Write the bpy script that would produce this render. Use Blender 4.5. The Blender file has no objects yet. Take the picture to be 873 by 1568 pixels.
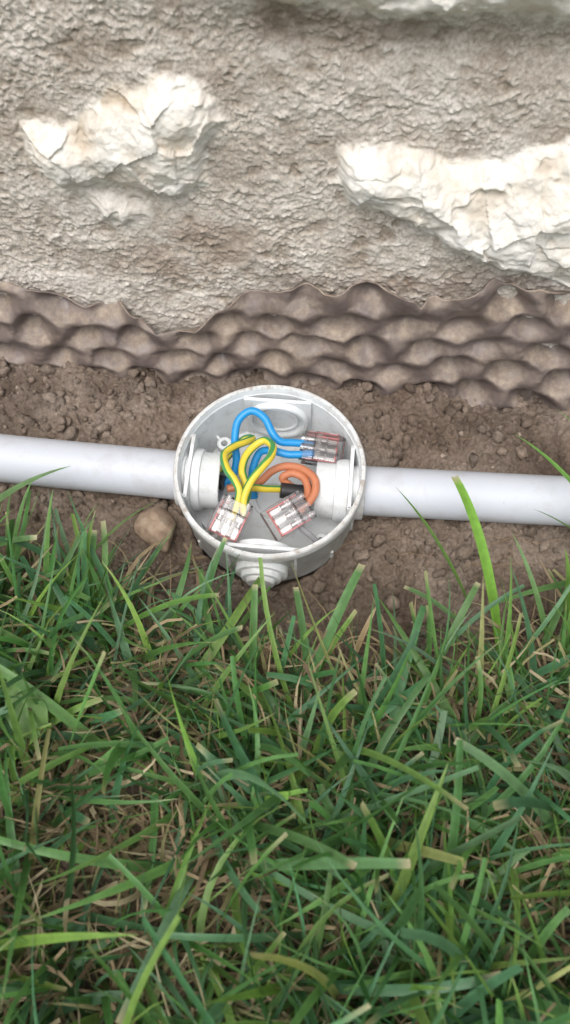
import bpy, math, random
import numpy as np
from mathutils import Vector, Matrix
random.seed(4); rng=np.random.default_rng(7)
scene=bpy.context.scene

# ------------------------------------------------------------------ noise
def h2(ix,iy,seed):
    n=(ix.astype(np.int64)*374761393+iy.astype(np.int64)*668265263+seed*144269504)&0xffffffff
    n=((n^(n>>13))*1274126177)&0xffffffff
    n=((n^(n>>15))*2246822519)&0xffffffff
    n=n^(n>>16)
    return n/4294967296.0
def vnoise(x,y,seed=0):
    ix=np.floor(x);iy=np.floor(y);fx=x-ix;fy=y-iy
    fx=fx*fx*fx*(fx*(fx*6-15)+10);fy=fy*fy*fy*(fy*(fy*6-15)+10)
    a=h2(ix,iy,seed);b=h2(ix+1,iy,seed);c=h2(ix,iy+1,seed);d=h2(ix+1,iy+1,seed)
    return (a+(b-a)*fx+(c-a)*fy+(a-b-c+d)*fx*fy)*2-1
def fbm(x,y,seed=0,o=4,g=0.5):
    s=0;a=1;n=0
    for i in range(o):
        s=s+a*vnoise(x*2**i+17.3*i,y*2**i-9.1*i,seed+i*13);n+=a;a*=g
    return s/n
def worley(x,y,seed=0):
    ix=np.floor(x);iy=np.floor(y)
    best=np.full(x.shape,9.0);sec=np.full(x.shape,9.0);cid=np.zeros(x.shape);bx=np.zeros(x.shape);by=np.zeros(x.shape)
    for dx in(-1,0,1):
        for dy in(-1,0,1):
            cx=ix+dx;cy=iy+dy
            px=cx+h2(cx,cy,seed);py=cy+h2(cx,cy,seed+5)
            d=np.hypot(px-x,py-y)
            m=d<best
            sec=np.where(m,best,np.minimum(sec,d))
            best=np.where(m,d,best)
            cid=np.where(m,h2(cx,cy,seed+9),cid)
            bx=np.where(m,x-px,bx);by=np.where(m,y-py,by)
    return best,sec,cid,bx,by
def sst(a,b,x):
    t=np.clip((x-a)/(b-a),0,1);return t*t*(3-2*t)
def sdf(px,py,poly):
    n=len(poly);d=np.full(px.shape,9.0);ins=np.zeros(px.shape,bool)
    for i in range(n):
        ax,ay=poly[i];bx,by=poly[(i+1)%n]
        ex=bx-ax;ey=by-ay
        t=np.clip(((px-ax)*ex+(py-ay)*ey)/(ex*ex+ey*ey),0,1)
        d=np.minimum(d,np.hypot(px-ax-t*ex,py-ay-t*ey))
        c=((ay>py)!=(by>py))&(px<(bx-ax)*(py-ay)/((by-ay)+1e-12)+ax)
        ins^=c
    return np.where(ins,d,-d)

# ------------------------------------------------------------------ mesh helpers
def link(o):
    scene.collection.objects.link(o);return o
def fast_mesh(name,V,F,mats=(),smooth=True,cols=None,matidx=None):
    V=np.asarray(V,dtype=np.float32).reshape(-1,3);F=np.asarray(F,dtype=np.int32)
    k=F.shape[1]
    me=bpy.data.meshes.new(name)
    me.vertices.add(len(V));me.loops.add(F.size);me.polygons.add(len(F))
    me.vertices.foreach_set('co',V.ravel())
    me.loops.foreach_set('vertex_index',F.ravel())
    me.polygons.foreach_set('loop_start',np.arange(0,F.size,k,dtype=np.int32))
    me.update(calc_edges=True);me.validate()
    if smooth: me.polygons.foreach_set('use_smooth',np.ones(len(F),bool))
    for m in mats: me.materials.append(m)
    if matidx is not None: me.polygons.foreach_set('material_index',np.asarray(matidx,dtype=np.int32))
    if cols is not None:
        c=np.ones((len(V),4),dtype=np.float32);c[:,:cols.shape[1]]=cols
        a=me.attributes.new('Col','FLOAT_COLOR','POINT');a.data.foreach_set('color',c.ravel())
    me.update()
    return link(bpy.data.objects.new(name,me))
def gridF(nx,ny):
    i=np.arange(nx-1);j=np.arange(ny-1);I,J=np.meshgrid(i,j)
    a=(J*nx+I).ravel()
    return np.stack([a,a+1,a+nx+1,a+nx],1)
def nonuni(lo,hi,step,far_lo,far_hi,g=1.12):
    c=list(np.arange(lo,hi,step))
    s=step;x=c[-1];up=[]
    while x<far_hi: s*=g;x+=s;up.append(x)
    s=step;x=c[0];dn=[]
    while x>far_lo: s*=g;x-=s;dn.append(x)
    return np.array(dn[::-1]+c+up)

class MB:
    """mesh builder joining parts, mm units"""
    def __init__(s): s.v=[];s.f=[];s.m=[];s.sm=[]
    def add(s,vs,fs,mi=0,smooth=True):
        b=len(s.v);s.v+= [tuple(v) for v in vs]
        for f in fs: s.f.append(tuple(b+i for i in f));s.m.append(mi);s.sm.append(smooth)
    def lathe(s,prof,M=None,mi=0,n=72,closed=False,smooth=True):
        M=M or Matrix.Identity(4);vs=[];fs=[];k=len(prof)
        for j in range(n):
            a=2*math.pi*j/n
            for r,z in prof: vs.append(M@Vector((r*math.cos(a),r*math.sin(a),z)))
        rng_=range(k if closed else k-1)
        for j in range(n):
            for i in rng_:
                i2=(i+1)%k;j2=(j+1)%n
                fs.append((j*k+i,j2*k+i,j2*k+i2,j*k+i2))
        s.add(vs,fs,mi,smooth)
    def box(s,c,d,M=None,mi=0,bev=0.0,smooth=False):
        import bmesh
        bm=bmesh.new();bmesh.ops.create_cube(bm,size=1)
        for v in bm.verts: v.co=Vector((v.co.x*d[0]+c[0],v.co.y*d[1]+c[1],v.co.z*d[2]+c[2]))
        if bev>0: bmesh.ops.bevel(bm,geom=bm.edges[:],offset=bev,segments=2,affect='EDGES',profile=0.7)
        bm.verts.index_update();M=M or Matrix.Identity(4)
        s.add([M@v.co for v in bm.verts],[[v.index for v in f.verts] for f in bm.faces],mi,smooth);bm.free()
    def obj(s,name,mats,scale=0.001,parent=None,edge=True):
        me=bpy.data.meshes.new(name)
        me.from_pydata([(x*scale,y*scale,z*scale) for x,y,z in s.v],[],s.f)
        for m in mats: me.materials.append(m)
        me.polygons.foreach_set('material_index',s.m);me.polygons.foreach_set('use_smooth',s.sm)
        import bmesh
        bm=bmesh.new();bm.from_mesh(me);bmesh.ops.recalc_face_normals(bm,faces=bm.faces[:]);bm.to_mesh(me);bm.free()
        if edge:
            try: me.set_sharp_from_angle(angle=math.radians(38))
            except Exception: pass
        o=link(bpy.data.objects.new(name,me))
        if parent: o.parent=parent
        return o

def smooth_path(pts,n=10):
    P=[Vector(p) for p in pts];P=[P[0]*2-P[1]]+P+[P[-1]*2-P[-2]];out=[]
    for i in range(1,len(P)-2):
        for k in range(n):
            t=k/n;a,b,c,d=P[i-1],P[i],P[i+1],P[i+2]
            out.append(0.5*((2*b)+(c-a)*t+(2*a-5*b+4*c-d)*t*t+(3*b-a-3*c+d)*t**3))
    out.append(P[-2]);return out
def tube(mb,path,r,n=20,mi=0,twist=0.0,split=None,cap=True,mi2=0):
    vs=[]
    T=(path[1]-path[0]).normalized();N=T.orthogonal().normalized()
    rr=r if callable(r) else (lambda t:r)
    L=len(path)
    for i,p in enumerate(path):
        t=(path[min(i+1,L-1)]-path[max(i-1,0)]).normalized()
        N=(N-t*N.dot(t)).normalized();B=t.cross(N)
        for j in range(n):
            a=2*math.pi*j/n+twist*i
            vs.append(p+(N*math.cos(a)+B*math.sin(a))*rr(i/(L-1)))
    base=len(mb.v);mb.v+=[tuple(v) for v in vs]
    for i in range(L-1):
        for j in range(n):
            j2=(j+1)%n
            mb.f.append((base+i*n+j,base+i*n+j2,base+(i+1)*n+j2,base+(i+1)*n+j))
            mb.m.append(mi2 if (split and ((j/n)%0.5)<split*.5) else mi);mb.sm.append(True)
    if cap:
        for q in (0,L-1):
            mb.f.append(tuple(base+q*n+j for j in range(n)));mb.m.append(mi);mb.sm.append(False)

# ------------------------------------------------------------------ materials
def newmat(name):
    m=bpy.data.materials.new(name);m.use_nodes=True;nt=m.node_tree
    return m,nt,nt.nodes['Principled BSDF']
def N(nt,t,**k):
    n=nt.nodes.new(t)
    for a,b in k.items(): setattr(n,a,b)
    return n
def noise(nt,scale,detail=5,rough=0.55,co=None,dist=0):
    n=N(nt,'ShaderNodeTexNoise');n.inputs['Scale'].default_value=scale;n.inputs['Detail'].default_value=detail
    n.inputs['Roughness'].default_value=rough;n.inputs['Distortion'].default_value=dist
    if co is not None: nt.links.new(co,n.inputs['Vector'])
    return n.outputs['Fac']
def ramp(nt,fac,stops):
    r=N(nt,'ShaderNodeValToRGB');e=r.color_ramp.elements
    while len(e)<len(stops): e.new(0.5)
    for el,(p,c) in zip(e,stops):
        el.position=p;el.color=(*c,1) if len(c)==3 else c
    nt.links.new(fac,r.inputs[0]);return r.outputs['Color']
def mix(nt,f,a,b,mode='MIX'):
    n=N(nt,'ShaderNodeMix',data_type='RGBA',blend_type=mode)
    for s,v in((0,f),(6,a),(7,b)):
        if hasattr(v,'is_linked') or hasattr(v,'links'): nt.links.new(v,n.inputs[s])
        elif isinstance(v,(int,float)): n.inputs[s].default_value=v
        else: n.inputs[s].default_value=(*v,1)
    return n.outputs[2]
def bump(nt,b,h,strength,dist,prev=None):
    n=N(nt,'ShaderNodeBump');n.inputs['Strength'].default_value=strength;n.inputs['Distance'].default_value=dist
    nt.links.new(h,n.inputs['Height'])
    if prev is not None: nt.links.new(prev,n.inputs['Normal'])
    nt.links.new(n.outputs[0],b.inputs['Normal']);return n.outputs[0]
def gpos(nt): return N(nt,'ShaderNodeNewGeometry').outputs['Position']
def col(nt):
    a=N(nt,'ShaderNodeAttribute');a.attribute_name='Col';s=N(nt,'ShaderNodeSeparateColor');nt.links.new(a.outputs['Color'],s.inputs[0]);return a,s

# wall
m_wall,nt,b=newmat('rough_render_and_limestone');P=gpos(nt);a,s=col(nt)
g1=ramp(nt,noise(nt,38,6,0.6,P),[(0.3,(0.42,0.375,0.32)),(0.5,(0.525,0.485,0.43)),(0.72,(0.62,0.59,0.545))])
g2=ramp(nt,noise(nt,800,4,0.6,P),[(0.33,(0.72,0.69,0.66)),(0.52,(1.0,1.0,1.0)),(0.68,(1.25,1.26,1.28))])
g=mix(nt,0.8,g1,g2,'MULTIPLY')
g=mix(nt,s.outputs[2],g,(0.27,0.205,0.155))
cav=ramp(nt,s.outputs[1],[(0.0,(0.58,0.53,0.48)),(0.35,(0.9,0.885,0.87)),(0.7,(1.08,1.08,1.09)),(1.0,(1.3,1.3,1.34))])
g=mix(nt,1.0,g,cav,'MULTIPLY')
st=ramp(nt,noise(nt,55,8,0.66,P),[(0.28,(0.58,0.48,0.375)),(0.40,(0.70,0.645,0.565)),(0.55,(0.765,0.735,0.68)),(0.75,(0.80,0.78,0.745))])
st=mix(nt,0.35,st,ramp(nt,noise(nt,420,6,0.68,P),[(0.3,(0.70,0.65,0.58)),(0.5,(1,1,1))]),'MULTIPLY')
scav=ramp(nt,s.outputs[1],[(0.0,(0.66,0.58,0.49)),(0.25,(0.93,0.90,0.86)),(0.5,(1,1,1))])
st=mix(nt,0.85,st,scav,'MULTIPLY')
c=mix(nt,s.outputs[0],g,st);nt.links.new(c,b.inputs['Base Color']);b.inputs['Roughness'].default_value=0.93
b.inputs['Specular IOR Level'].default_value=0.2
pb=bump(nt,b,noise(nt,1000,6,0.7,P),0.35,0.0010)
bump(nt,b,noise(nt,2600,3,0.6,P),0.3,0.0004,pb)

# soil
def soilmat(name,clod=False):
    m,nt,b=newmat(name);P=gpos(nt)
    c1=ramp(nt,noise(nt,24,7,0.62,P),[(0.3,(0.145,0.106,0.08)),(0.5,(0.24,0.187,0.147)),(0.7,(0.35,0.293,0.245))])
    c2=ramp(nt,noise(nt,520,6,0.7,P),[(0.3,(0.5,0.46,0.43)),(0.55,(1,1,1)),(0.75,(1.5,1.46,1.43))])
    c=mix(nt,0.85,c1,c2,'MULTIPLY')
    a,s=col(nt)
    if clod:
        c=mix(nt,1.0,c,a.outputs['Color'],'MULTIPLY')
    else:
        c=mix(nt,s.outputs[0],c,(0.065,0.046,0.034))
        c=mix(nt,s.outputs[2],c,(0.05,0.09,0.025))
    nt.links.new(c,b.inputs['Base Color']);b.inputs['Roughness'].default_value=0.95;b.inputs['Specular IOR Level'].default_value=0.15
    p=bump(nt,b,noise(nt,650,6,0.7,P),0.8,0.0015);bump(nt,b,noise(nt,2500,3,0.6,P),0.5,0.0005,p)
    return m
m_soil=soilmat('soil');m_clod=soilmat('soil_clod',True)

# membrane
m_mem,nt,b=newmat('brown_hdpe_membrane');P=gpos(nt);a,s=col(nt)
base=ramp(nt,noise(nt,60,5,0.6,P),[(0.3,(0.095,0.073,0.067)),(0.7,(0.175,0.140,0.130))])
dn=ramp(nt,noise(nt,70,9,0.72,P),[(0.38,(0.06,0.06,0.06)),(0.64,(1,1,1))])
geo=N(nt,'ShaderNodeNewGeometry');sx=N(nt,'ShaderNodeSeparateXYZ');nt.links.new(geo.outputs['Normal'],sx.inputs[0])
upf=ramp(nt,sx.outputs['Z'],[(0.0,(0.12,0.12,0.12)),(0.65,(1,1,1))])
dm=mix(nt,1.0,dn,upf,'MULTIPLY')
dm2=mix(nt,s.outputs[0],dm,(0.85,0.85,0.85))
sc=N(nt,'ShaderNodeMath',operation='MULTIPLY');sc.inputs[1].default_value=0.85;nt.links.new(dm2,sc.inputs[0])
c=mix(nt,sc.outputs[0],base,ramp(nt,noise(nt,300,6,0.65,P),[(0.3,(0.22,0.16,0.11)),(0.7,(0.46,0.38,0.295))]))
nt.links.new(c,b.inputs['Base Color'])
rr=N(nt,'ShaderNodeMapRange');rr.inputs[3].default_value=0.30;rr.inputs[4].default_value=0.9;nt.links.new(sc.outputs[0],rr.inputs[0]);nt.links.new(rr.outputs[0],b.inputs['Roughness'])
bump(nt,b,noise(nt,300,6,0.65,P),0.3,0.0010)

# plastics
def plastic(name,c,rough=0.4,dirt=0.3,dscale=90,dcol=(0.22,0.16,0.11),lo=0.56,hi=0.72):
    m,nt,b=newmat(name);P=gpos(nt)
    f=ramp(nt,noise(nt,dscale,8,0.68,P,0.3),[(lo,(0,0,0)),(hi,(dirt,)*3)])
    f2=ramp(nt,noise(nt,420,6,0.7,P,0.5),[(0.66,(0,0,0)),(0.72,(0.55,)*3)])
    f=mix(nt,1.0,f,f2,'LIGHTEN')
    nt.links.new(mix(nt,f,c,dcol),b.inputs['Base Color'])
    b.inputs['Roughness'].default_value=rough;bump(nt,b,noise(nt,900,3,0.5,P),0.06,0.0004)
    return m
m_pipe=plastic('grey_white_pvc',(0.53,0.555,0.605),0.48,0.45,70,(0.30,0.26,0.22),0.5,0.8)
m_house,nt,b=newmat('white_pvc_housing')
tc=N(nt,'ShaderNodeTexCoord');sp=N(nt,'ShaderNodeSeparateXYZ');nt.links.new(tc.outputs['Object'],sp.inputs[0])
dz=ramp(nt,N(nt,'ShaderNodeMapRange').outputs[0],[(0,(0,0,0)),(1,(1,1,1))])
mr=[n for n in nt.nodes if n.type=='MAP_RANGE'][0]
mr.inputs[1].default_value=-0.0012;mr.inputs[2].default_value=0.0002;nt.links.new(sp.outputs['Z'],mr.inputs[0])
rimn=ramp(nt,noise(nt,160,8,0.7,tc.outputs['Object'],0.4),[(0.48,(0,0,0)),(0.60,(0.8,)*3)])
vl=N(nt,'ShaderNodeVectorMath',operation='LENGTH');cm=N(nt,'ShaderNodeCombineXYZ');nt.links.new(sp.outputs['X'],cm.inputs[0]);nt.links.new(sp.outputs['Y'],cm.inputs[1]);nt.links.new(cm.outputs[0],vl.inputs[0])
ro=N(nt,'ShaderNodeMapRange');ro.inputs[1].default_value=0.0388;ro.inputs[2].default_value=0.0394;nt.links.new(vl.outputs['Value'],ro.inputs[0])
outn=ramp(nt,noise(nt,110,8,0.7,tc.outputs['Object']),[(0.40,(0.05,)*3),(0.68,(0.65,)*3)])
d1=mix(nt,1.0,dz,rimn,'MULTIPLY');d2=mix(nt,1.0,ro.outputs[0],outn,'MULTIPLY')
inn=ramp(nt,noise(nt,140,9,0.78,tc.outputs['Object']),[(0.5,(0,0,0)),(0.72,(0.42,)*3)])
d=mix(nt,1.0,mix(nt,1.0,d1,d2,'LIGHTEN'),inn,'LIGHTEN')
nt.links.new(mix(nt,d,(0.68,0.705,0.71),(0.24,0.17,0.115)),b.inputs['Base Color']);b.inputs['Roughness'].default_value=0.45
def simple(name,c,rough=0.4,metal=0):
    m,nt,b=newmat(name);P=gpos(nt)
    nt.links.new(mix(nt,noise(nt,300,5,0.6,P),tuple(x*0.8 for x in c),tuple(min(1,x*1.15) for x in c)),b.inputs['Base Color'])
    b.inputs['Roughness'].default_value=rough;b.inputs['Metallic'].default_value=metal;return m
m_blue=simple('blue_insulation',(0.014,0.27,0.62),0.38)
m_yel=simple('yellow_insulation',(0.70,0.55,0.05),0.42)
m_grn=simple('green_insulation',(0.06,0.27,0.08),0.42)
m_brn=simple('brown_insulation',(0.52,0.19,0.095),0.42)
m_blk=simple('black_sheath',(0.02,0.02,0.022),0.5)
m_red=simple('red_plastic',(0.80,0.17,0.16),0.35)
m_met=simple('tinned_metal',(0.58,0.56,0.55),0.35,0.6)
m_clear=bpy.data.materials.new('clear_polycarbonate');m_clear.use_nodes=True;nt=m_clear.node_tree;nt.nodes.remove(nt.nodes['Principled BSDF'])
out=nt.nodes['Material Output'];tr=N(nt,'ShaderNodeBsdfTransparent');tr.inputs[0].default_value=(0.97,0.965,0.965,1)
gl=N(nt,'ShaderNodeBsdfGlossy');gl.inputs['Roughness'].default_value=0.07
df=N(nt,'ShaderNodeBsdfDiffuse');df.inputs[0].default_value=(0.85,0.80,0.80,1)
fr=N(nt,'ShaderNodeFresnel');fr.inputs[0].default_value=1.75
m1=N(nt,'ShaderNodeMixShader');m1.inputs[0].default_value=0.08;nt.links.new(tr.outputs[0],m1.inputs[1]);nt.links.new(df.outputs[0],m1.inputs[2])
m2=N(nt,'ShaderNodeMixShader');nt.links.new(fr.outputs[0],m2.inputs[0]);nt.links.new(m1.outputs[0],m2.inputs[1]);nt.links.new(gl.outputs[0],m2.inputs[2]);nt.links.new(m2.outputs[0],out.inputs[0])

def leafmat(name,tr_amt=0.35,rough=0.42):
    m=bpy.data.materials.new(name);m.use_nodes=True;nt=m.node_tree;b=nt.nodes['Principled BSDF'];out=nt.nodes['Material Output']
    a,s=col(nt);P=gpos(nt)
    c=mix(nt,0.7,a.outputs['Color'],ramp(nt,noise(nt,260,5,0.6,P),[(0.3,(0.72,0.72,0.7)),(0.7,(1.2,1.2,1.15))]),'MULTIPLY')
    nt.links.new(c,b.inputs['Base Color']);b.inputs['Roughness'].default_value=rough;b.inputs['Specular IOR Level'].default_value=0.4
    t=N(nt,'ShaderNodeBsdfTranslucent');tcx=mix(nt,1.0,c,(1.35,1.5,0.7),'MULTIPLY');nt.links.new(tcx,t.inputs[0])
    ms=N(nt,'ShaderNodeMixShader');ms.inputs[0].default_value=tr_amt
    nt.links.new(b.outputs[0],ms.inputs[1]);nt.links.new(t.outputs[0],ms.inputs[2]);nt.links.new(ms.outputs[0],out.inputs[0])
    return m
m_grass=leafmat('grass_blade',0.30,0.46);m_dead=leafmat('dry_grass',0.15,0.8);m_leaf=leafmat('broad_leaf',0.3,0.5)

# ------------------------------------------------------------------ stone wall
WY=0.290;WS=-0.11
left=[(-.104,.1315),(-.088,.133),(-.072,.142),(-.0485,.154),(-.0307,.149),(-.0225,.138),(-.030,.126),(-.0305,.109),(-.051,.1015),(-.067,.106),(-.083,.105),(-.096,.100),(-.1035,.115)]
lowb=[(-.0885,.103),(-.057,.101),(-.056,.090),(-.068,.087),(-.0815,.088)]
right=[(.0215,.128),(.0404,.130),(.0659,.127),(.0856,.127),(.0932,.132),(.1107,.137),(.135,.137),(.165,.12),(.155,.085),(.142,.072),(.1194,.0725),(.100,.079),(.085,.081),(.0673,.088),(.055,.0990),(.0293,.1020),(.0206,.114)]
top=[(-.005,.179),(.03,.1755),(.06,.177),(.10,.174),(.16,.175),(.20,.19),(.17,.225),(.05,.232),(-.03,.22),(-.04,.19)]
others=[[(-.26,.10),(-.19,.115),(-.165,.155),(-.20,.19),(-.27,.17)],[(-.19,.20),(-.12,.195),(-.08,.22),(-.10,.26),(-.17,.262)],
 [(-.03,.28),(.05,.27),(.09,.30),(.04,.335),(-.03,.33)],[(.24,.10),(.33,.09),(.38,.14),(.30,.18),(.24,.15)],[(.20,.24),(.30,.22),(.34,.28),(.26,.31)],
 [(-.36,.25),(-.26,.24),(-.24,.30),(-.33,.33)]]
X=nonuni(-.17,.17,.00045,-1.6,1.6,1.10);Z=nonuni(.03,.21,.00045,-.06,1.3,1.10)
XX,ZZ=np.meshgrid(X,Z)
wx=XX+.0034*fbm(XX*60,ZZ*60,3,4);wz=ZZ+.0034*fbm(XX*60,ZZ*60,31,4)
wx2=wx+.0011*fbm(XX*300,ZZ*300,5,2);wz2=wz+.0011*fbm(XX*300,ZZ*300,6,2)
macro=.004*fbm(XX*11,ZZ*14,40,3)
def grains(sx_,sz_,seed,thr,jit):
    F,_,c,_,_=worley(XX*sx_+jit*vnoise(XX*sx_*.6,ZZ*sz_*.6,seed+3),ZZ*sz_+jit*vnoise(XX*sx_*.6+9,ZZ*sz_*.6,seed+4),seed)
    return (1-sst(.1,.75,F))*(c>thr)*(.4+.6*c)
clus=sst(-.6,.5,fbm(XX*55,ZZ*95,55,3))
rd=.00070*grains(520,640,11,.25,.8)*(.35+.65*clus)+.0008*grains(300,400,14,.55,.8)*clus+.0006*grains(180,260,17,.7,.8)+.0005*fbm(XX*330,ZZ*430,22,3,.6)
rd+=.0008*fbm(XX*60,ZZ*90,70,3)
pit=sst(.42,.62,fbm(XX*90,ZZ*130,91,3));rd-=.0007*pit
disp=macro+rd
fine=fbm(XX*300,ZZ*460,23,3,.6)
smask=np.zeros_like(XX)
def domes(x,z,sc,seed):
    F,_,c,_,_=worley(x*sc,z*sc,seed);return (.75-np.clip(F,0,1)**1.3)*(.4+.8*c)
def slabs(x,z,sc,seed,amp,gamp):
    _,_,cid,bx,by=worley(x*sc,z*sc,seed);ga=cid*6.283
    return amp*(cid-.5)*2+gamp*(bx*np.cos(ga)+by*np.sin(ga))/sc
srel=.0034*domes(wx,wz,40,61)+.0016*domes(wx2,wz2,110,67)+.0004*domes(wx2,wz2,260,69)+.0036*fbm(XX*36,ZZ*36,77,3,.5)+.0004*fbm(XX*420,ZZ*420,79,3,.6)+slabs(wx,wz,62,91,.0008,.18)
ch=sst(.28,.44,fbm(XX*50,ZZ*70,88,3));srel-=.0022*ch
for poly,hh in [(left,.010),(lowb,.003),(right,.011),(top,.011)]+[(o,.010) for o in others]:
    d=sdf(wx2,wz2,poly)
    m=sst(-.001,.007,d)*.45+sst(.001,.020,d)*.55
    e=sst(-.001,.006,d)
    disp=disp*(1-.7*e)+m*hh+e*(srel)
    cm_=sst(-.0016,.0018,d+.0018*fine+.0014*fbm(XX*150,ZZ*150,24,2))
    if poly is lowb: cm_=cm_*.5
    smask=np.maximum(smask,cm_)
smask*=1-.22*sst(.25,.6,fbm(XX*70,ZZ*70,131,4))
disp-=.004*np.exp(-((ZZ-.168)/.009)**2)*sst(-.07,.02,XX)
lime=sst(.1,.6,fbm(XX*50,ZZ*50,101,4)+.6*np.exp(-(((XX+.045)/.02)**2+((ZZ-.055)/.015)**2))-.2)
smask=np.maximum(smask,.45*lime*sst(-.2,.3,fine))
brown=sst(0,.5,fbm(XX*28,ZZ*40,120,4)+.60*np.exp(-(((XX+.02)/.035)**2+((ZZ-.082)/.012)**2))+.45*np.exp(-((ZZ-.170)/.008)**2)*sst(-.07,.02,XX)+.40*np.exp(-((ZZ-.066)/.008)**2)-.32)*.6*(1-sst(.1,.6,smask))  # brown areas; upper band paints the shadow under the top stone into the colour
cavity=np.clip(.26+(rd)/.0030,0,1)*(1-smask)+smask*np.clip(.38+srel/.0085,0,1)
V=np.stack([XX,WY+WS*XX-disp,ZZ],-1)
cols=np.stack([smask,cavity,brown],-1).reshape(-1,3)
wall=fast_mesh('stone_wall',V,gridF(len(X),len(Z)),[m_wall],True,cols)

# ------------------------------------------------------------------ drainage membrane
tx=np.array([-1.6,-.5,-.30,-.22,-.17,-.1336,-.115,-.1016,-.085,-.0705,-.0618,-.053,-.0441,-.036,-.0228,0,.0353,.0560,.0595,.0625,.0747,.0896,.1015,.1224,.16,.22,.4,1.6])
tz=np.array([.05,.05,.048,.055,.047,.0536,.0534,.0460,.0455,.0440,.0375,.0360,.0383,.0470,.0561,.0637,.0690,.0680,.0625,.0675,.0700,.0770,.0746,.0713,.067,.072,.066,.066])
X=nonuni(-.20,.20,.0006,-1.6,1.6,1.10);T=np.linspace(0,1,150)
XX,TT=np.meshgrid(X,T)
topz=np.interp(XX,tx,tz)+.0022*np.abs(np.sin(XX*np.pi/.0265+1))-.001+.0016*fbm(XX*90,XX*0,5,4,.6)
ZZ=-.02+TT*(topz+.02)
px=.0272;pz=.0130
wX=XX+.0075*fbm(XX*26,ZZ*26,8,2);wZ=ZZ+.0075*fbm(XX*22,ZZ*22,18,2)-.04*XX
acc=np.zeros(XX.shape)
for off,xo in((0,0),(pz,px/2)):
    rz=np.round((wZ-off)/(2*pz))*2*pz+off
    rx=np.round((wX-xo)/px)*px+xo
    ki=np.round(rx/px*2);kj=np.round(rz/pz)
    jx=.005*(h2(ki,kj,4)-.5);jz=.003*(h2(ki,kj,7)-.5);am=.5+.85*h2(ki,kj,12)
    u_=(wX-rx-jx)/.0122;v_=(wZ-rz-jz)/.0078
    v_=np.where(v_>0,v_*1.3,v_*.9)
    acc=np.maximum(acc,am*(1-sst(.0,1.15,np.sqrt(u_**2+v_**2))))
mdisp=-.0090*acc+.0026*np.sin(wX*2*np.pi/px)*np.cos(wZ*np.pi/pz)
lean=.006*(1-TT)**1.5
mdisp=mdisp+lean+.005*fbm(XX*12,ZZ*12,30,2)+.0016*fbm(XX*80,ZZ*80,33,4)
mdisp+=.004*sst(.85,1,TT)*fbm(XX*30,XX*0+2,44,2)
V=np.stack([XX,.2820+WS*XX-mdisp,ZZ],-1)
dust=sst(-.1,.6,fbm(XX*40,ZZ*60,66,5,.6)+.8*(1-sst(.0,.014,ZZ))-.2)
dust=np.maximum(dust*.75,.9*np.exp(-(((XX+.026)/.009)**2+((ZZ-.040)/.006)**2)))
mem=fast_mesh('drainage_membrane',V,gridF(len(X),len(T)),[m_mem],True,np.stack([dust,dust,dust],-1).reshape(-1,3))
so=mem.modifiers.new('thickness','SOLIDIFY');so.thickness=.0009;so.offset=0

# ------------------------------------------------------------------ ground
BC=(-.0067,.2147)
def pipeY(x): return np.where(x<-.006,.2122-.138*(x+.006),.2122-.063*(x+.006))
def lawn_edge(x): return np.interp(x,[-.4,-.2,-.13,-.09,-.05,-.01,.03,.06,.10,.16,.4],[.205,.190,.177,.162,.143,.130,.120,.120,.124,.145,.145])+.007*vnoise(x*45,x*0,3)
def gh(x,y,fine=True):
    d=pipeY(x)-y
    h=.007*sst(.01,.05,-d)-.006*sst(.012,.03,d)*(1-sst(.05,.08,d))
    h=h-.010*np.exp(-(((x+.006)/.045)**2+((y-.168)/.022)**2))
    h=h+.0055*fbm(x*30,y*30,200,3)
    if fine:
        F,_,c,_,_=worley(x*110+1.2*fbm(x*200,y*200,4,2),y*110+1.2*fbm(x*200,y*200,5,2),210)
        h=h+.0034*(c>.55)*c*(1-np.clip(F*1.15,0,1)**2)+.0030*fbm(x*110,y*110,220,5,.68)
        F,_,c,_,_=worley(x*480,y*480,230);h=h+.0009*(1-np.clip(F,0,1))*c
    r=np.hypot(x-BC[0],y-BC[1])
    h=h*sst(.0365,.0395,r)-.022*(1-sst(.0362,.0395,r))
    far=np.hypot(x,y);h=h*(1-sst(.6,2,far))
    return h
X=nonuni(-.17,.17,.00055,-40,40,1.11);Y=nonuni(.11,.31,.00055,-40,40,1.11)
XX,YY=np.meshgrid(X,Y);HH=gh(XX,YY)
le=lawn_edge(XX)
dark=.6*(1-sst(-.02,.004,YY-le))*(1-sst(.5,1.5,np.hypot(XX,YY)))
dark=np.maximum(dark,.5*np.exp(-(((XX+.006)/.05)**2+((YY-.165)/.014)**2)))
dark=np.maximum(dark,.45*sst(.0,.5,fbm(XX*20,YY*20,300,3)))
farg=sst(.7,1.4,np.hypot(XX,YY))
ground=fast_mesh('ground',np.stack([XX,YY,HH],-1),gridF(len(X),len(Y)),[m_soil],True,np.stack([dark,dark,farg],-1).reshape(-1,3))

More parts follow.
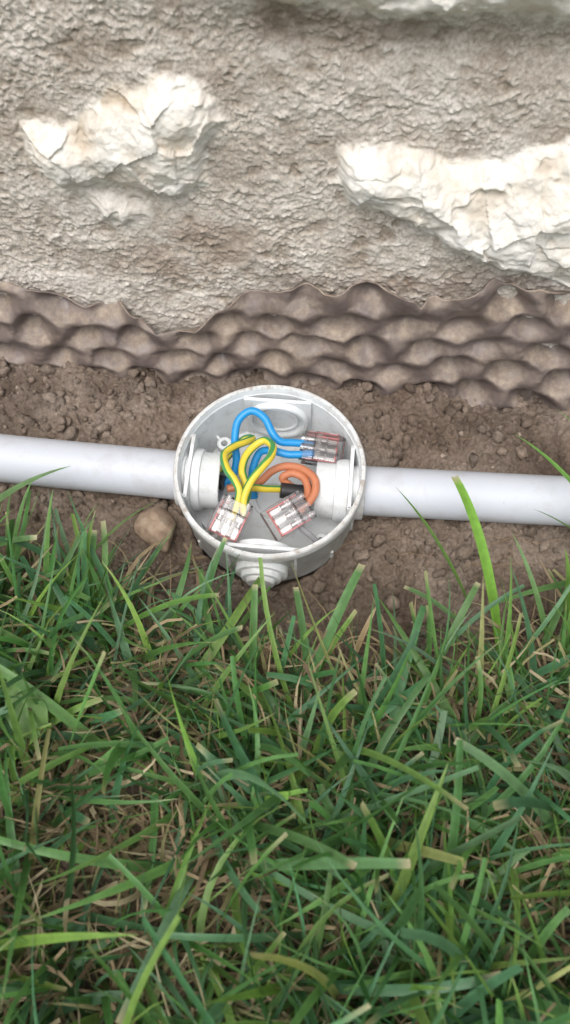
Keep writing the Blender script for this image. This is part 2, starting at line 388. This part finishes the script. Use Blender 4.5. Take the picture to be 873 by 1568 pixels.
# soil clods (one mass)
import bmesh
bm=bmesh.new();bmesh.ops.create_icosphere(bm,subdivisions=2,radius=1);ico=np.array([v.co[:] for v in bm.verts]);bm.verts.index_update();icf=np.array([[v.index for v in f.verts] for f in bm.faces]);bm.free()
n=9500;cx=rng.uniform(-.18,.18,n);cy=rng.uniform(.115,.30,n)
keep=(np.hypot(cx-BC[0],cy-BC[1])>.0425)&(cy<.283+WS*cx-.002)&(cy>lawn_edge(cx)-.03)
dd=np.abs(cy-pipeY(cx));keep&=(dd>.0095)
dens=fbm(cx*30,cy*30,401,2)+rng.uniform(-.6,.6,n);keep&=dens>-.05
cx=cx[keep];cy=cy[keep];n=len(cx)
sz=.0003+.0032*rng.random(n)**8.0
hz=gh(cx,cy)
VV=np.zeros((n,len(ico),3));CC=np.zeros((n,len(ico),3))
for i in range(n):
    d=ico*(1+.28*np.sin(ico@rng.normal(0,2.2,3)+rng.uniform(0,6)) [:,None]+.18*np.sin(ico@rng.normal(0,5,3)+rng.uniform(0,6))[:,None])
    q=rng.normal(0,1,(3,3));q,_=np.linalg.qr(q)
    VV[i]=(d*rng.uniform(.6,1.2,3))@q*sz[i]+[cx[i],cy[i],hz[i]+sz[i]*.2]
    t=rng.uniform(.7,1.2);CC[i]=(t,t,t) if rng.random()<.975 else (1.7,1.75,1.85)
F=(icf[None]+(np.arange(n)*len(ico))[:,None,None]).reshape(-1,3)
fast_mesh('soil_clods',VV,F,[m_clod],True,CC.reshape(-1,3))

# pebble
bm=bmesh.new();bmesh.ops.create_icosphere(bm,subdivisions=4,radius=1)
pv=np.array([v.co[:] for v in bm.verts]);bm.verts.index_update();pf=np.array([[v.index for v in f.verts] for f in bm.faces]);bm.free()
pl=rng.normal(0,1,(14,3));pl/=np.linalg.norm(pl,axis=1)[:,None]
for nrm in pl:
    o=rng.uniform(.68,.88);dd=pv@nrm;pv=pv-np.clip(dd-o,0,None)[:,None]*nrm*.8
pv=pv*(1+.05*fbm(pv[:,0]*3+pv[:,2],pv[:,1]*3,9,3))[:,None]
pv=pv*[.0098,.0125,.0080];an=math.radians(25);R=np.array([[math.cos(an),-math.sin(an),0],[math.sin(an),math.cos(an),0],[0,0,1]])
m_peb,nt,b=newmat('brown_stone');P=gpos(nt);nt.links.new(ramp(nt,noise(nt,180,7,0.65,P),[(0.3,(0.18,0.12,0.08)),(0.55,(0.32,0.235,0.165)),(0.75,(0.42,0.345,0.265))]),b.inputs['Base Color']);b.inputs['Roughness'].default_value=.75;bump(nt,b,noise(nt,700,5,0.6,P),0.4,0.0008)
fast_mesh('pebble',pv@R.T+[-.0575,.196,.0020],pf,[m_peb],True)

# ------------------------------------------------------------------ conduits
def conduit(name,pts):
    mb=MB();path=smooth_path([Vector(p)*1000 for p in pts],12)
    tube(mb,path,11.1,n=56,cap=False);
    tube(mb,path[::-1],9.6,n=56,cap=False)
    return mb.obj(name,[m_pipe],edge=False)
conduit('conduit_pipe',[(-1.5,.40,.011),(-.8,.318,.0115),(-.3,.2525,.0118),(-.135,.2290,.0122),(-.06,.2196,.0124),(-.029,.2154,.0124)])
conduit('conduit_pipe',[(.017,.2108,.0124),(.04,.2093,.0124),(.135,.2034,.0120),(.3,.194,.0115),(.8,.165,.0115),(1.5,.13,.011)])

# ------------------------------------------------------------------ junction box
box=bpy.data.objects.new('junction_box',None);link(box);box.empty_display_size=.02
box.location=(-.0067,.2088,.0305);box.rotation_euler=(math.radians(12),0,math.radians(-5.5));box.scale=(1.02,1.02,1.02)
mb=MB()
mb.lathe([(0,-34),(35.5,-34),(37.3,-33.3),(37.9,-31.5),(38.2,-4.2),(38.5,-3.9),(38.6,-3.7),(38.6,-.4),(38.9,0),(40.2,0),(40.6,-.4),(40.8,-.9),(40.8,-4.6),(40.3,-5.1),(39.5,-5.3),(39.4,-8),(39.5,-8.2),(39.5,-9.2),(39.3,-9.5),(39.2,-34),(38.4,-37.5),(36,-39.6),(33,-40),(0,-40)],n=144)
mb.obj('housing',[m_house],parent=box)
def face_mat(ang):
    return Matrix.Rotation(ang,4,'Z')@Matrix.Rotation(math.pi/2,4,'Y')
for i,ang in enumerate((0,math.pi/2,math.pi,-math.pi/2)):
    mb=MB();R=Matrix.Rotation(ang,4,'Z')
    mb.box((34.6,0,-18.5),(1.6,30,30),R,bev=.35)
    for sgn in(-1,1): mb.box((35.6,sgn*14.2,-18.5),(3.4,1.2,30),R,bev=.2)
    mb.obj('entry_panel_%d'%i,[m_house],parent=box)
for i,ang in enumerate((0,math.pi)):
    mb=MB();M=Matrix.Translation((0,0,-18))@face_mat(ang)
    q=22.0 if i==1 else 20.0
    mb.lathe([(11.3,q),(11.9,q-.4),(12.3,q),(12.4,q+7.5),(12.8,q+8),(13.6,q+8.2),(13.8,q+9),(13.8,33.7)],M)
    mb.lathe([(11.3,q),(11.3,37)],M)
    mb.lathe([(11.1,37),(12.3,37),(12.3,40.6),(12.0,41.0),(11.15,41.1)],M)
    mb.obj('conduit_spigot_%d'%i,[m_house],parent=box)
for i,ang in enumerate((math.pi/2,-math.pi/2)):
    mb=MB();M=Matrix.Translation((0,0,-17.5))@face_mat(ang)
    mb.lathe([(14.0,33.7),(13.8,31.2),(13.3,30.8),(12.2,30.8),(11.7,31.2),(11.6,33.0),(9.6,33.1),(9.4,32.2),(8.8,32.0),(8.4,32.3),(8.3,33.0),(0,33.1)],M)
    mb.obj('knockout_ring_%d'%i,[m_house],parent=box)
    mb=MB();M=Matrix.Translation((0,0,-20))@face_mat(ang)
    mb.lathe([(11.2,37.5),(11.2,40.6),(10.8,41.2),(8.9,41.4),(8.6,43.0),(8.2,43.5),(6.4,43.7),(6.1,44.9),(5.7,45.4),(3.6,45.6),(0,45.7)],M)
    mb.obj('stepped_gland_%d'%i,[m_house],parent=box)
mb=MB()
mb.lathe([(9.2,-34.1),(9.1,-32.4),(8.6,-32),(7.6,-32),(7.3,-32.4),(7.2,-34.1)])
for (x,y) in((24,-22),(-24,22),(24,22),(-24,-22)):
    M=Matrix.Translation((x,y,0))
    mb.lathe([(3.6,-34.1),(3.4,-24),(3.0,-23.6),(1.6,-23.6),(1.5,-24),(1.5,-30)],M,n=28)
    Rr=Matrix.Translation((x,y,0))@Matrix.Rotation(math.atan2(y,x),4,'Z')
    mb.box((5.0,0,-29),(5,1.2,10),Rr,bev=.2)
    mb.box((0,5,-31),(1.2,7,6),Rr,bev=.2);mb.box((0,-5,-31),(1.2,7,6),Rr,bev=.2)
mb.obj('floor_bosses',[m_house],parent=box)

# ------------------------------------------------------------------ wires (world mm)
def wire(name,pts,mats,r=1.65,split=None,tw=0.0,n=12):
    mb=MB();tube(mb,smooth_path(pts,n),r,n=24,mi=0,mi2=1,split=split,twist=tw)
    return mb.obj(name,mats,edge=False)
wire('blue_wire',[(-31,214,10),(-24.5,218,11),(-22.0,223,17),(-22.6,229,24),(-21,235.5,30),(-15.2,238.8,33),(-9.2,235.5,32),(-5.6,229.5,28.5),(-2,226.8,26),(4,226.9,25),(13,226.9,24)],[m_blue],r=1.75)
wire('blue_wire',[(-14,210,6),(-14.8,214.5,11),(-14.4,219.0,17),(-11,223.6,22.5),(-5,222.3,24.8),(2,220.8,24.2),(13,221.3,24)],[m_blue],r=1.75)
wire('earth_wire',[(-30,219,14),(-26,225,18),(-19,231,22),(-15,232,22),(-17.5,228,24.5),(-22.6,223.5,26.5),(-26.6,217.0,28.5),(-25.0,208.5,29.5),(-21.4,203.0,28.5),(-19.4,198.5,26),(-20.8,193,22),(-22.5,188,20)],[m_yel,m_grn],split=.42,tw=.02,r=1.75)
wire('earth_wire',[(-17.5,190,20),(-17.4,196,25),(-14.6,202,29),(-9.8,208.0,31.5),(-6.2,213.4,32),(-5.4,219.5,31.5),(-9.0,223.6,30.5),(-13.6,221.6,29),(-17.4,216.5,27.5),(-18.6,210.0,26),(-16.8,204.5,24),(-16.5,199,22),(-19.5,192,20)],[m_yel,m_grn],split=.38,tw=.025,r=1.75)
wire('earth_wire',[(-19,204,20),(-14,206.6,18.5),(-9,207.2,17),(-3,208.6,15),(4,209.2,13.5)],[m_yel,m_grn],split=.25,tw=.01)
wire('brown_wire',[(-26,211,12),(-16,212.0,13),(-11,212.0,16),(-5.5,214.6,20.5),(1,214.8,23.5),(7.6,212.0,25),(12.6,206.5,25.5),(13.0,200.5,24),(10.0,195.6,22.5),(6,191.5,21)],[m_brn],r=1.75)
wire('brown_wire',[(8,207.5,13.5),(2,209.5,16.5),(-1.0,211.0,20),(3.0,211.6,22.5),(8.2,208.5,23),(10.0,202.5,22),(8.0,197,21),(3.6,192.8,21)],[m_brn],r=1.75)
wire('cable_sheath',[(30,209.8,12.5),(20,208.6,14),(9,206.2,15.5),(-2.0,206.4,17)],[m_blk],r=3.5)
wire('cable_sheath',[(-40,216.5,11.5),(-34,215.6,12),(-27.5,214,12)],[m_blk],r=3.4)

def connector(name,loc,rz,rx=0,ry=0,s=1.0):
    mb=MB();L,W,H=17.5,13.0,7.4
    prof=[(-L/2,-H/2),(L/2-1,-H/2),(L/2,-H/2+1),(L/2,0.6),(L/2-3.5,H/2),(-L/2+5,H/2),(-L/2+4.2,H/2-1.1),(-L/2,H/2-1.1)]
    vs=[];k=len(prof)
    for y in(-W/2,-W/2+.5,W/2-.5,W/2):
        e=.25 if abs(y)==W/2 else 0
        for (x,z) in prof: vs.append((x*(1-e*.06),y,z*(1-e*.25)))
    fs=[tuple(range(k))[::-1],tuple(3*k+i for i in range(k))]
    for a_ in range(3):
        for i in range(k): fs.append((a_*k+i,a_*k+(i+1)%k,(a_+1)*k+(i+1)%k,(a_+1)*k+i))
    mb.add(vs,fs,0,False)
    for j in(-1,0,1):
        M=Matrix.Translation((0,j*4.1,-.5))@Matrix.Rotation(math.pi/2,4,'Y')
        mb.lathe([(1.95,-L/2-1.2),(1.95,-L/2+5),(1.7,-L/2+5),(1.7,-L/2-1.2)],M,0,n=20,closed=True)
        mb.lathe([(1.2,-L/2+4),(1.2,.5),(1.0,1.0),(0,1.0)],M,2,n=16)
        mb.box((2.6,j*4.1,-.6),(5.5,1.8,.35),mi=2)
        mb.box((.3,j*4.1,1.4),(.35,2.0,2.0),Matrix.Rotation(.35,4,'Y'),mi=2)
        mb.box((-L/2+6.4,j*4.1,H/2-.9),(2.2,3.1,1.1),mi=0,bev=.2)
    mb.box((5.4,0,-2.0),(1.0,W-1.6,1.6),mi=1,bev=.25)
    mb.box((-L/2+1.2,0,-H/2+.9),(1.4,W-1.4,.8),mi=1,bev=.25)
    mb.box((-L/2+8.2,W/2-.9,-.3),(13.5,.6,2.0),mi=1,bev=.1);mb.box((-L/2+8.2,-W/2+.9,-.3),(13.5,.6,2.0),mi=1,bev=.1)
    for j in(-2.05,2.05): mb.box((-1,j,.0),(L-4,.3,H-2.4),mi=0)
    o=mb.obj(name,[m_clear,m_red,m_met],scale=.001*s)
    o.location=Vector(loc)*.001;o.rotation_euler=(rx,ry,rz);return o
connector('wire_connector',(17.2,223.8,24),math.radians(-8),math.radians(14),math.radians(4),1.05)
connector('wire_connector',(1.0,189.6,21),math.radians(210),math.radians(-22),math.radians(10),1.08)
connector('wire_connector',(-24.0,187.4,19.5),math.radians(243),math.radians(-10),math.radians(22),1.08)
wire('grey_wire',[(6,188,16),(12,186,10),(16,185,4),(17,186,0)],[simple('grey_insulation',(.35,.35,.36),.45)],r=1.3)

# ------------------------------------------------------------------ grass
def blades(root,az,th0,th1,L,W,C,taper,seg=8,drift=None,fold=.3,twist=None,dry=None):
    n=len(L);t=np.linspace(0,1,seg+1)
    th=th0[:,None]+th1[:,None]*t[None,:]**1.4
    dr=(drift if drift is not None else np.zeros(n))
    A=az[:,None]+dr[:,None]*t[None,:]
    st=(L/seg)[:,None]
    dx=np.sin(th)*np.cos(A)*st;dy=np.sin(th)*np.sin(A)*st;dz=np.cos(th)*st
    def cum(q): return np.concatenate([np.zeros((n,1)),np.cumsum(q[:,:-1],1)],1)
    px=root[:,0,None]+cum(dx);py=root[:,1,None]+cum(dy);pz=root[:,2,None]+cum(dz)
    floor=root[:,2,None]+.001+.008*t[None,:]*h2(np.arange(n),np.arange(n),3)[:,None]
    pz=np.maximum(pz,floor*np.ones_like(pz))
    tw=(twist if twist is not None else np.zeros(n))[:,None]*t[None,:]+(rng.normal(0,.35,n))[:,None]
    sx=-np.sin(A);sy=np.cos(A);sz=np.zeros_like(A)
    nx=-np.cos(th)*np.cos(A);ny=-np.cos(th)*np.sin(A);nz=np.sin(th)
    c_,s_=np.cos(tw),np.sin(tw)
    ux=sx*c_+nx*s_;uy=sy*c_+ny*s_;uz=sz*c_+nz*s_
    vx=-sx*s_+nx*c_;vy=-sy*s_+ny*c_;vz=-sz*s_+nz*c_
    w=W[:,None]*(0.55+.45*np.clip(t*4,0,1))[None,:]*np.where(taper[:,None]>.5,(1-t[None,:]**2.0)*.97+.03,1-.35*t[None,:]**2)
    hw=w/2
    V=np.zeros((n,seg+1,3,3))
    for kk,(a_,b_) in enumerate(((-1,fold),(0,0),(1,fold))):
        V[:,:,kk,0]=px+ux*hw*a_+vx*hw*b_;V[:,:,kk,1]=py+uy*hw*a_+vy*hw*b_;V[:,:,kk,2]=pz+uz*hw*a_+vz*hw*b_
    base=(np.arange(n)*(seg+1)*3)[:,None,None]
    q=[]
    for i in range(seg):
        for kk in(0,1):
            q.append([i*3+kk,i*3+kk+1,(i+1)*3+kk+1,(i+1)*3+kk])
    F=(base+np.array(q)[None]).reshape(-1,4)
    CC=np.repeat(C[:,None,:],seg+1,1)
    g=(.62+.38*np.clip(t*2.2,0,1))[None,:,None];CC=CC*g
    pale=np.array([.27,.24,.12]);f=np.clip(1-t*4.5,0,1)[None,:,None]*.65;CC=CC*(1-f)+pale*f
    if dry is not None:
        f=(np.clip((t-.90)*13,0,1)[None,:]*dry[:,None])[:,:,None]*.85;CC=CC*(1-f)+np.array([.50,.43,.27])*f
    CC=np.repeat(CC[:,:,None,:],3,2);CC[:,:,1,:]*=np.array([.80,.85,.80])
    return V.reshape(-1,3),F,CC.reshape(-1,3)
def join(name,parts,mat):
    Vs=[];Fs=[];Cs=[];o=0
    for V,F,C in parts: Vs.append(V);Fs.append(F+o);Cs.append(C);o+=len(V)
    return fast_mesh(name,np.concatenate(Vs),np.concatenate(Fs),[mat],True,np.concatenate(Cs))
def gcol(n):
    pal=np.array([[.095,.215,.070],[.130,.265,.080],[.080,.190,.095],[.21,.35,.085],[.105,.235,.12],[.165,.28,.075],[.34,.35,.15],[.155,.28,.16],[.06,.15,.055]])
    c=pal[rng.choice(len(pal),n,p=[.22,.19,.15,.10,.11,.08,.02,.06,.07])]
    return c*rng.uniform(.7,1.3,(n,1))*rng.uniform(.92,1.08,(n,3))
def field(n,x0,x1,y0,y1,edge_pad=0,clump=True,lo=-.12):
    x=rng.uniform(x0,x1,n);y=rng.uniform(y0,y1,n)
    k=(y<lawn_edge(x)+edge_pad+rng.normal(0,.005,n))
    if clump: k&=(fbm(x*45,y*45,500,2)+rng.uniform(-.5,.6,n)>lo)
    return x[k],y[k]
parts=[]
x,y=field(9500,-.24,.24,-.14,.21,0,True,.0)
n=len(x);root=np.stack([x,y,gh(x,y,False)],1)
az=rng.uniform(0,2*np.pi,n)
L=rng.uniform(.028,.078,n)*np.where(rng.random(n)<.10,1.25,1)
ed=lawn_edge(x)-y;L=L*np.where(ed<.025,.68,1)
W=.0013+.0034*rng.beta(1.6,2.4,n)
th0=np.abs(rng.normal(.6,.35,n));th1=rng.uniform(.1,1.4,n)
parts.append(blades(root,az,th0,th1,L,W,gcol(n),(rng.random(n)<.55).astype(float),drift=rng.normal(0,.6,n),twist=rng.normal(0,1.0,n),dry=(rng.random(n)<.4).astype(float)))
x,y=field(6000,-.23,.23,-.12,.20,.003,True,-.05);n=len(x);root=np.stack([x,y,gh(x,y,False)],1)
parts.append(blades(root,rng.uniform(0,6.28,n),np.abs(rng.normal(.7,.4,n)),rng.uniform(.2,1.3,n),rng.uniform(.02,.060,n),rng.uniform(.0006,.0014,n),gcol(n)*1.05,np.ones(n),seg=7,drift=rng.normal(0,.7,n),twist=rng.normal(0,.8,n)))
n=110;x=rng.uniform(-.17,.17,n);x=x[(x<-.045)|(x>.05)|(rng.random(n)<.3)];n=len(x)
y=lawn_edge(x)-rng.uniform(0,.02,n);root=np.stack([x,y,gh(x,y,False)],1)
parts.append(blades(root,rng.normal(1.57,.75,n),rng.uniform(.25,.8,n),rng.uniform(.1,.7,n),rng.uniform(.040,.066,n),rng.uniform(.0012,.0034,n),gcol(n)*1.1,(rng.random(n)<.7).astype(float),drift=rng.normal(0,.5,n),twist=rng.normal(0,.6,n),dry=(rng.random(n)<.4).astype(float)))
x,y=field(24000,-1.1,1.1,-1.0,.19);k=~((np.abs(x)<.235)&(y>-.13));x=x[k];y=y[k];n=len(x);root=np.stack([x,y,np.zeros(n)],1)
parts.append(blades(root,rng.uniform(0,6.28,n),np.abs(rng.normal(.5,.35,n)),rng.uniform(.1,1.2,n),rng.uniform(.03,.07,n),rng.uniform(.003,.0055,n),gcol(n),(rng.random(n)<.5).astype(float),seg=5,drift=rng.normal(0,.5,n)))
hero=[((.087,.1334),(.0665,.1885,.050),.3,.0050,(.22,.45,.07),0),((.0784,.1573),(.0447,.1912,.040),.2,.0026,(.15,.28,.07),1),
((.150,.160),(.0949,.2122,.048),.28,.0036,(.16,.34,.08),1),((.155,.165),(.1123,.2193,.055),.3,.0034,(.16,.34,.08),1),
((-.15,.185),(-.0903,.2058,.035),.25,.0034,(.12,.22,.08),1),((-.0798,.1421),(-.0761,.1739,.034),.2,.0032,(.12,.26,.08),0),
((-.0958,.1573),(-.0507,.1826,.042),.3,.0024,(.14,.26,.08),1),((-.077,.137),(-.0254,.1464,.030),.35,.0034,(.16,.33,.08),0),
((.0047,.1089),(.0299,.1571,.035),.25,.0042,(.13,.28,.10),0),((-.013,.115),(-.0115,.1484,.035),.2,.0032,(.12,.26,.08),0),
((-.0367,.142),(-.0233,.169,.036),.25,.0026,(.10,.23,.08),0),((.082,.135),(.0464,.1512,.028),.3,.0026,(.13,.25,.10),0),
((.113,.140),(.1055,.1582,.045),.25,.0048,(.19,.34,.08),1),((.15,.160),(.1002,.183,.036),.25,.0026,(.13,.24,.08),1),
((.010,.118),(.004,.1500,.030),.3,.0032,(.11,.23,.08),0),((-.05,.12),(-.015,.125,.045),.3,.0040,(.12,.25,.09),0),
((-.12,.15),(-.085,.158,.03),.3,.0036,(.12,.24,.09),0),((.108,.135),(.092,.175,.030),.2,.0024,(.14,.27,.09),1),
((-.02,.07),(.02,.045,.055),.3,.0036,(.13,.26,.10),0),((-.02,.055),(.035,.045,.06),.1,.0036,(.14,.28,.12),0),
((-.10,.03),(-.04,.028,.055),.25,.0034,(.22,.38,.08),1),((-.06,.09),(-.105,.115,.04),.3,.0038,(.14,.28,.09),0),
((.03,.03),(.05,.075,.055),.2,.0038,(.20,.32,.08),1),((.10,.06),(.055,.085,.045),.3,.0036,(.13,.25,.11),0),
((.14,.17),(.078,.146,.02),.2,.003,(.12,.24,.08),1),((-.145,.17),(-.10,.173,.03),.3,.003,(.12,.24,.08),0),
((-.118,.165),(-.105,.200,.035),.25,.0026,(.13,.26,.08),1),((-.10,.155),(-.094,.190,.040),.2,.0030,(.14,.28,.08),1),
((.055,.12),(.075,.152,.03),.3,.003,(.12,.24,.08),0),((.10,.13),(.118,.165,.025),.3,.003,(.12,.24,.08),0),
((.026,.130),(.037,.148,.022),.3,.0024,(.46,.34,.21),1),((.05,.128),(.03,.140,.012),.3,.0022,(.46,.36,.22),1),((-.12,.175),(-.115,.20,.03),.3,.002,(.13,.24,.08),1)]
for (rx,ry),tip,arch,w,c,pt in hero:
    seg=14;t=np.linspace(0,1,seg+1);r0=np.array([rx,ry,0.]);tp=np.array(tip);dist=np.linalg.norm(tp-r0)
    ctrl=(r0+tp)/2+np.array([0,0,arch*dist])
    P_=((1-t)**2)[:,None]*r0+(2*t*(1-t))[:,None]*ctrl+(t**2)[:,None]*tp
    T_=np.gradient(P_,axis=0);T_/=np.linalg.norm(T_,axis=1)[:,None]
    S=np.cross(T_,np.array([0,0,1.]));S/=np.linalg.norm(S,axis=1)[:,None]+1e-9
    rt=random.uniform(-.5,.5);Nn=np.cross(S,T_);S=S*math.cos(rt)+Nn*math.sin(rt);Nn=np.cross(S,T_)
    ww=w/2*(.6+.4*np.clip(t*4,0,1))*((1-t**2.5)*.97+.03 if pt else 1-.3*t**3)
    V=np.stack([P_-S*ww[:,None]+Nn*ww[:,None]*.28,P_,P_+S*ww[:,None]+Nn*ww[:,None]*.28],1)
    F=[]
    for i in range(seg):
        for kk in(0,1): F.append([i*3+kk,i*3+kk+1,(i+1)*3+kk+1,(i+1)*3+kk])
    C=np.tile(np.array(c),(seg+1,3,1)).astype(float)
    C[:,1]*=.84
    if not pt: C[-1]=(.48,.43,.28)
    parts.append((V.reshape(-1,3),np.array(F),C.reshape(-1,3)))
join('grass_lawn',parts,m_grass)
x,y=field(12000,-.24,.24,-.14,.20,.008,False);n=len(x);root=np.stack([x,y,gh(x,y,False)+.001],1)
pal=np.array([[.42,.31,.20],[.30,.215,.14],[.50,.41,.28],[.20,.14,.09],[.34,.31,.16]]);dc=pal[rng.integers(0,5,n)]*rng.uniform(.7,1.2,(n,1))
p1=blades(root,rng.uniform(0,6.28,n),rng.uniform(.6,1.45,n),rng.uniform(0,.5,n),rng.uniform(.012,.046,n),rng.uniform(.0006,.0022,n),dc,(rng.random(n)<.5).astype(float),seg=6,drift=rng.normal(0,1.2,n),twist=rng.normal(0,2,n),fold=.15)
join('dry_thatch',[p1],m_dead)

# broad weed leaf
nu,nv=24,12;vs=[];fs=[]
for i in range(nu+1):
    t=i/nu;w=.0085*math.sin(math.pi*t**.7)**.9*(1-.35*t)
    for j in range(nv+1):
        s_=j/nv*2-1
        vs.append((s_*w,t*.027,.0035*math.sin(t*2.6)+abs(s_)*.0022+.0005*math.sin(t*22+abs(s_)*4)))
for i in range(nu):
    for j in range(nv):
        a_=i*(nv+1)+j;fs.append((a_,a_+1,a_+nv+2,a_+nv+1))
V=np.array(vs);cc=np.tile(np.array([.17,.29,.10]),(len(V),1));cc[np.abs(V[:,0])<.0005]*=1.4
lf=fast_mesh('broadleaf_weed',V,np.array(fs),[m_leaf],True,cc);lf.location=(-.086,.094,.022);lf.rotation_euler=(math.radians(20),math.radians(-18),math.radians(20))
# fine dry roots by the box
mb=MB()
for i in range(12):
    x0=random.uniform(.03,.11);y0=random.choice([.190,.186,.180,.24]);p=Vector((x0*1000,y0*1000,6));a_=random.uniform(0,6.28);pts=[]
    for k_ in range(5):
        zz=float(gh(np.array([p.x*.001]),np.array([p.y*.001]),False)[0])*1000+2.8
        pts.append((p.x,p.y,zz+random.uniform(0,1.5)));a_+=random.uniform(-.9,.9);p=p+Vector((math.cos(a_),math.sin(a_)*.35,0))*random.uniform(3,6)
    tube(mb,smooth_path(pts,6),.13,n=5,cap=False)
mb.obj('root_fibres',[simple('dry_root',(.30,.20,.12),.8)],edge=False)

# ------------------------------------------------------------------ light
w=bpy.data.worlds.new('World');scene.world=w;w.use_nodes=True;nt=w.node_tree;bg=nt.nodes['Background']
sky=N(nt,'ShaderNodeTexSky',sky_type='NISHITA');sky.sun_disc=False;EL,AZ=60,200
sky.sun_elevation=math.radians(EL);sky.sun_rotation=math.radians(AZ);sky.dust_density=4;sky.air_density=1.0;sky.ozone_density=1
hs=N(nt,'ShaderNodeHueSaturation');hs.inputs['Saturation'].default_value=.4;hs.inputs['Value'].default_value=1.4;nt.links.new(sky.outputs[0],hs.inputs['Color']);nt.links.new(hs.outputs[0],bg.inputs[0])
bg.inputs[1].default_value=.15
sl=bpy.data.lights.new('sun','SUN');sl.energy=1.5;sl.angle=math.radians(42);sl.color=(1,.97,.93);so_=link(bpy.data.objects.new('sun',sl))
az=math.radians(AZ);d=Vector((math.sin(az)*math.cos(math.radians(EL)),math.cos(az)*math.cos(math.radians(EL)),math.sin(math.radians(EL))))
so_.rotation_euler=(-d).to_track_quat('-Z','Y').to_euler();so_.location=(0,0,2)

cam=bpy.data.cameras.new('camera');co=link(bpy.data.objects.new('camera',cam));co.location=(0,0,.295);co.rotation_euler=(math.radians(35),0,0)
cam.sensor_fit='VERTICAL';cam.sensor_height=24;cam.lens=24/(2*.653);cam.clip_start=.005;cam.clip_end=200
cam.dof.use_dof=True;cam.dof.focus_distance=.338;cam.dof.aperture_fstop=7.5
scene.camera=co
scene.view_settings.view_transform='Standard';scene.view_settings.look='None';scene.view_settings.exposure=0
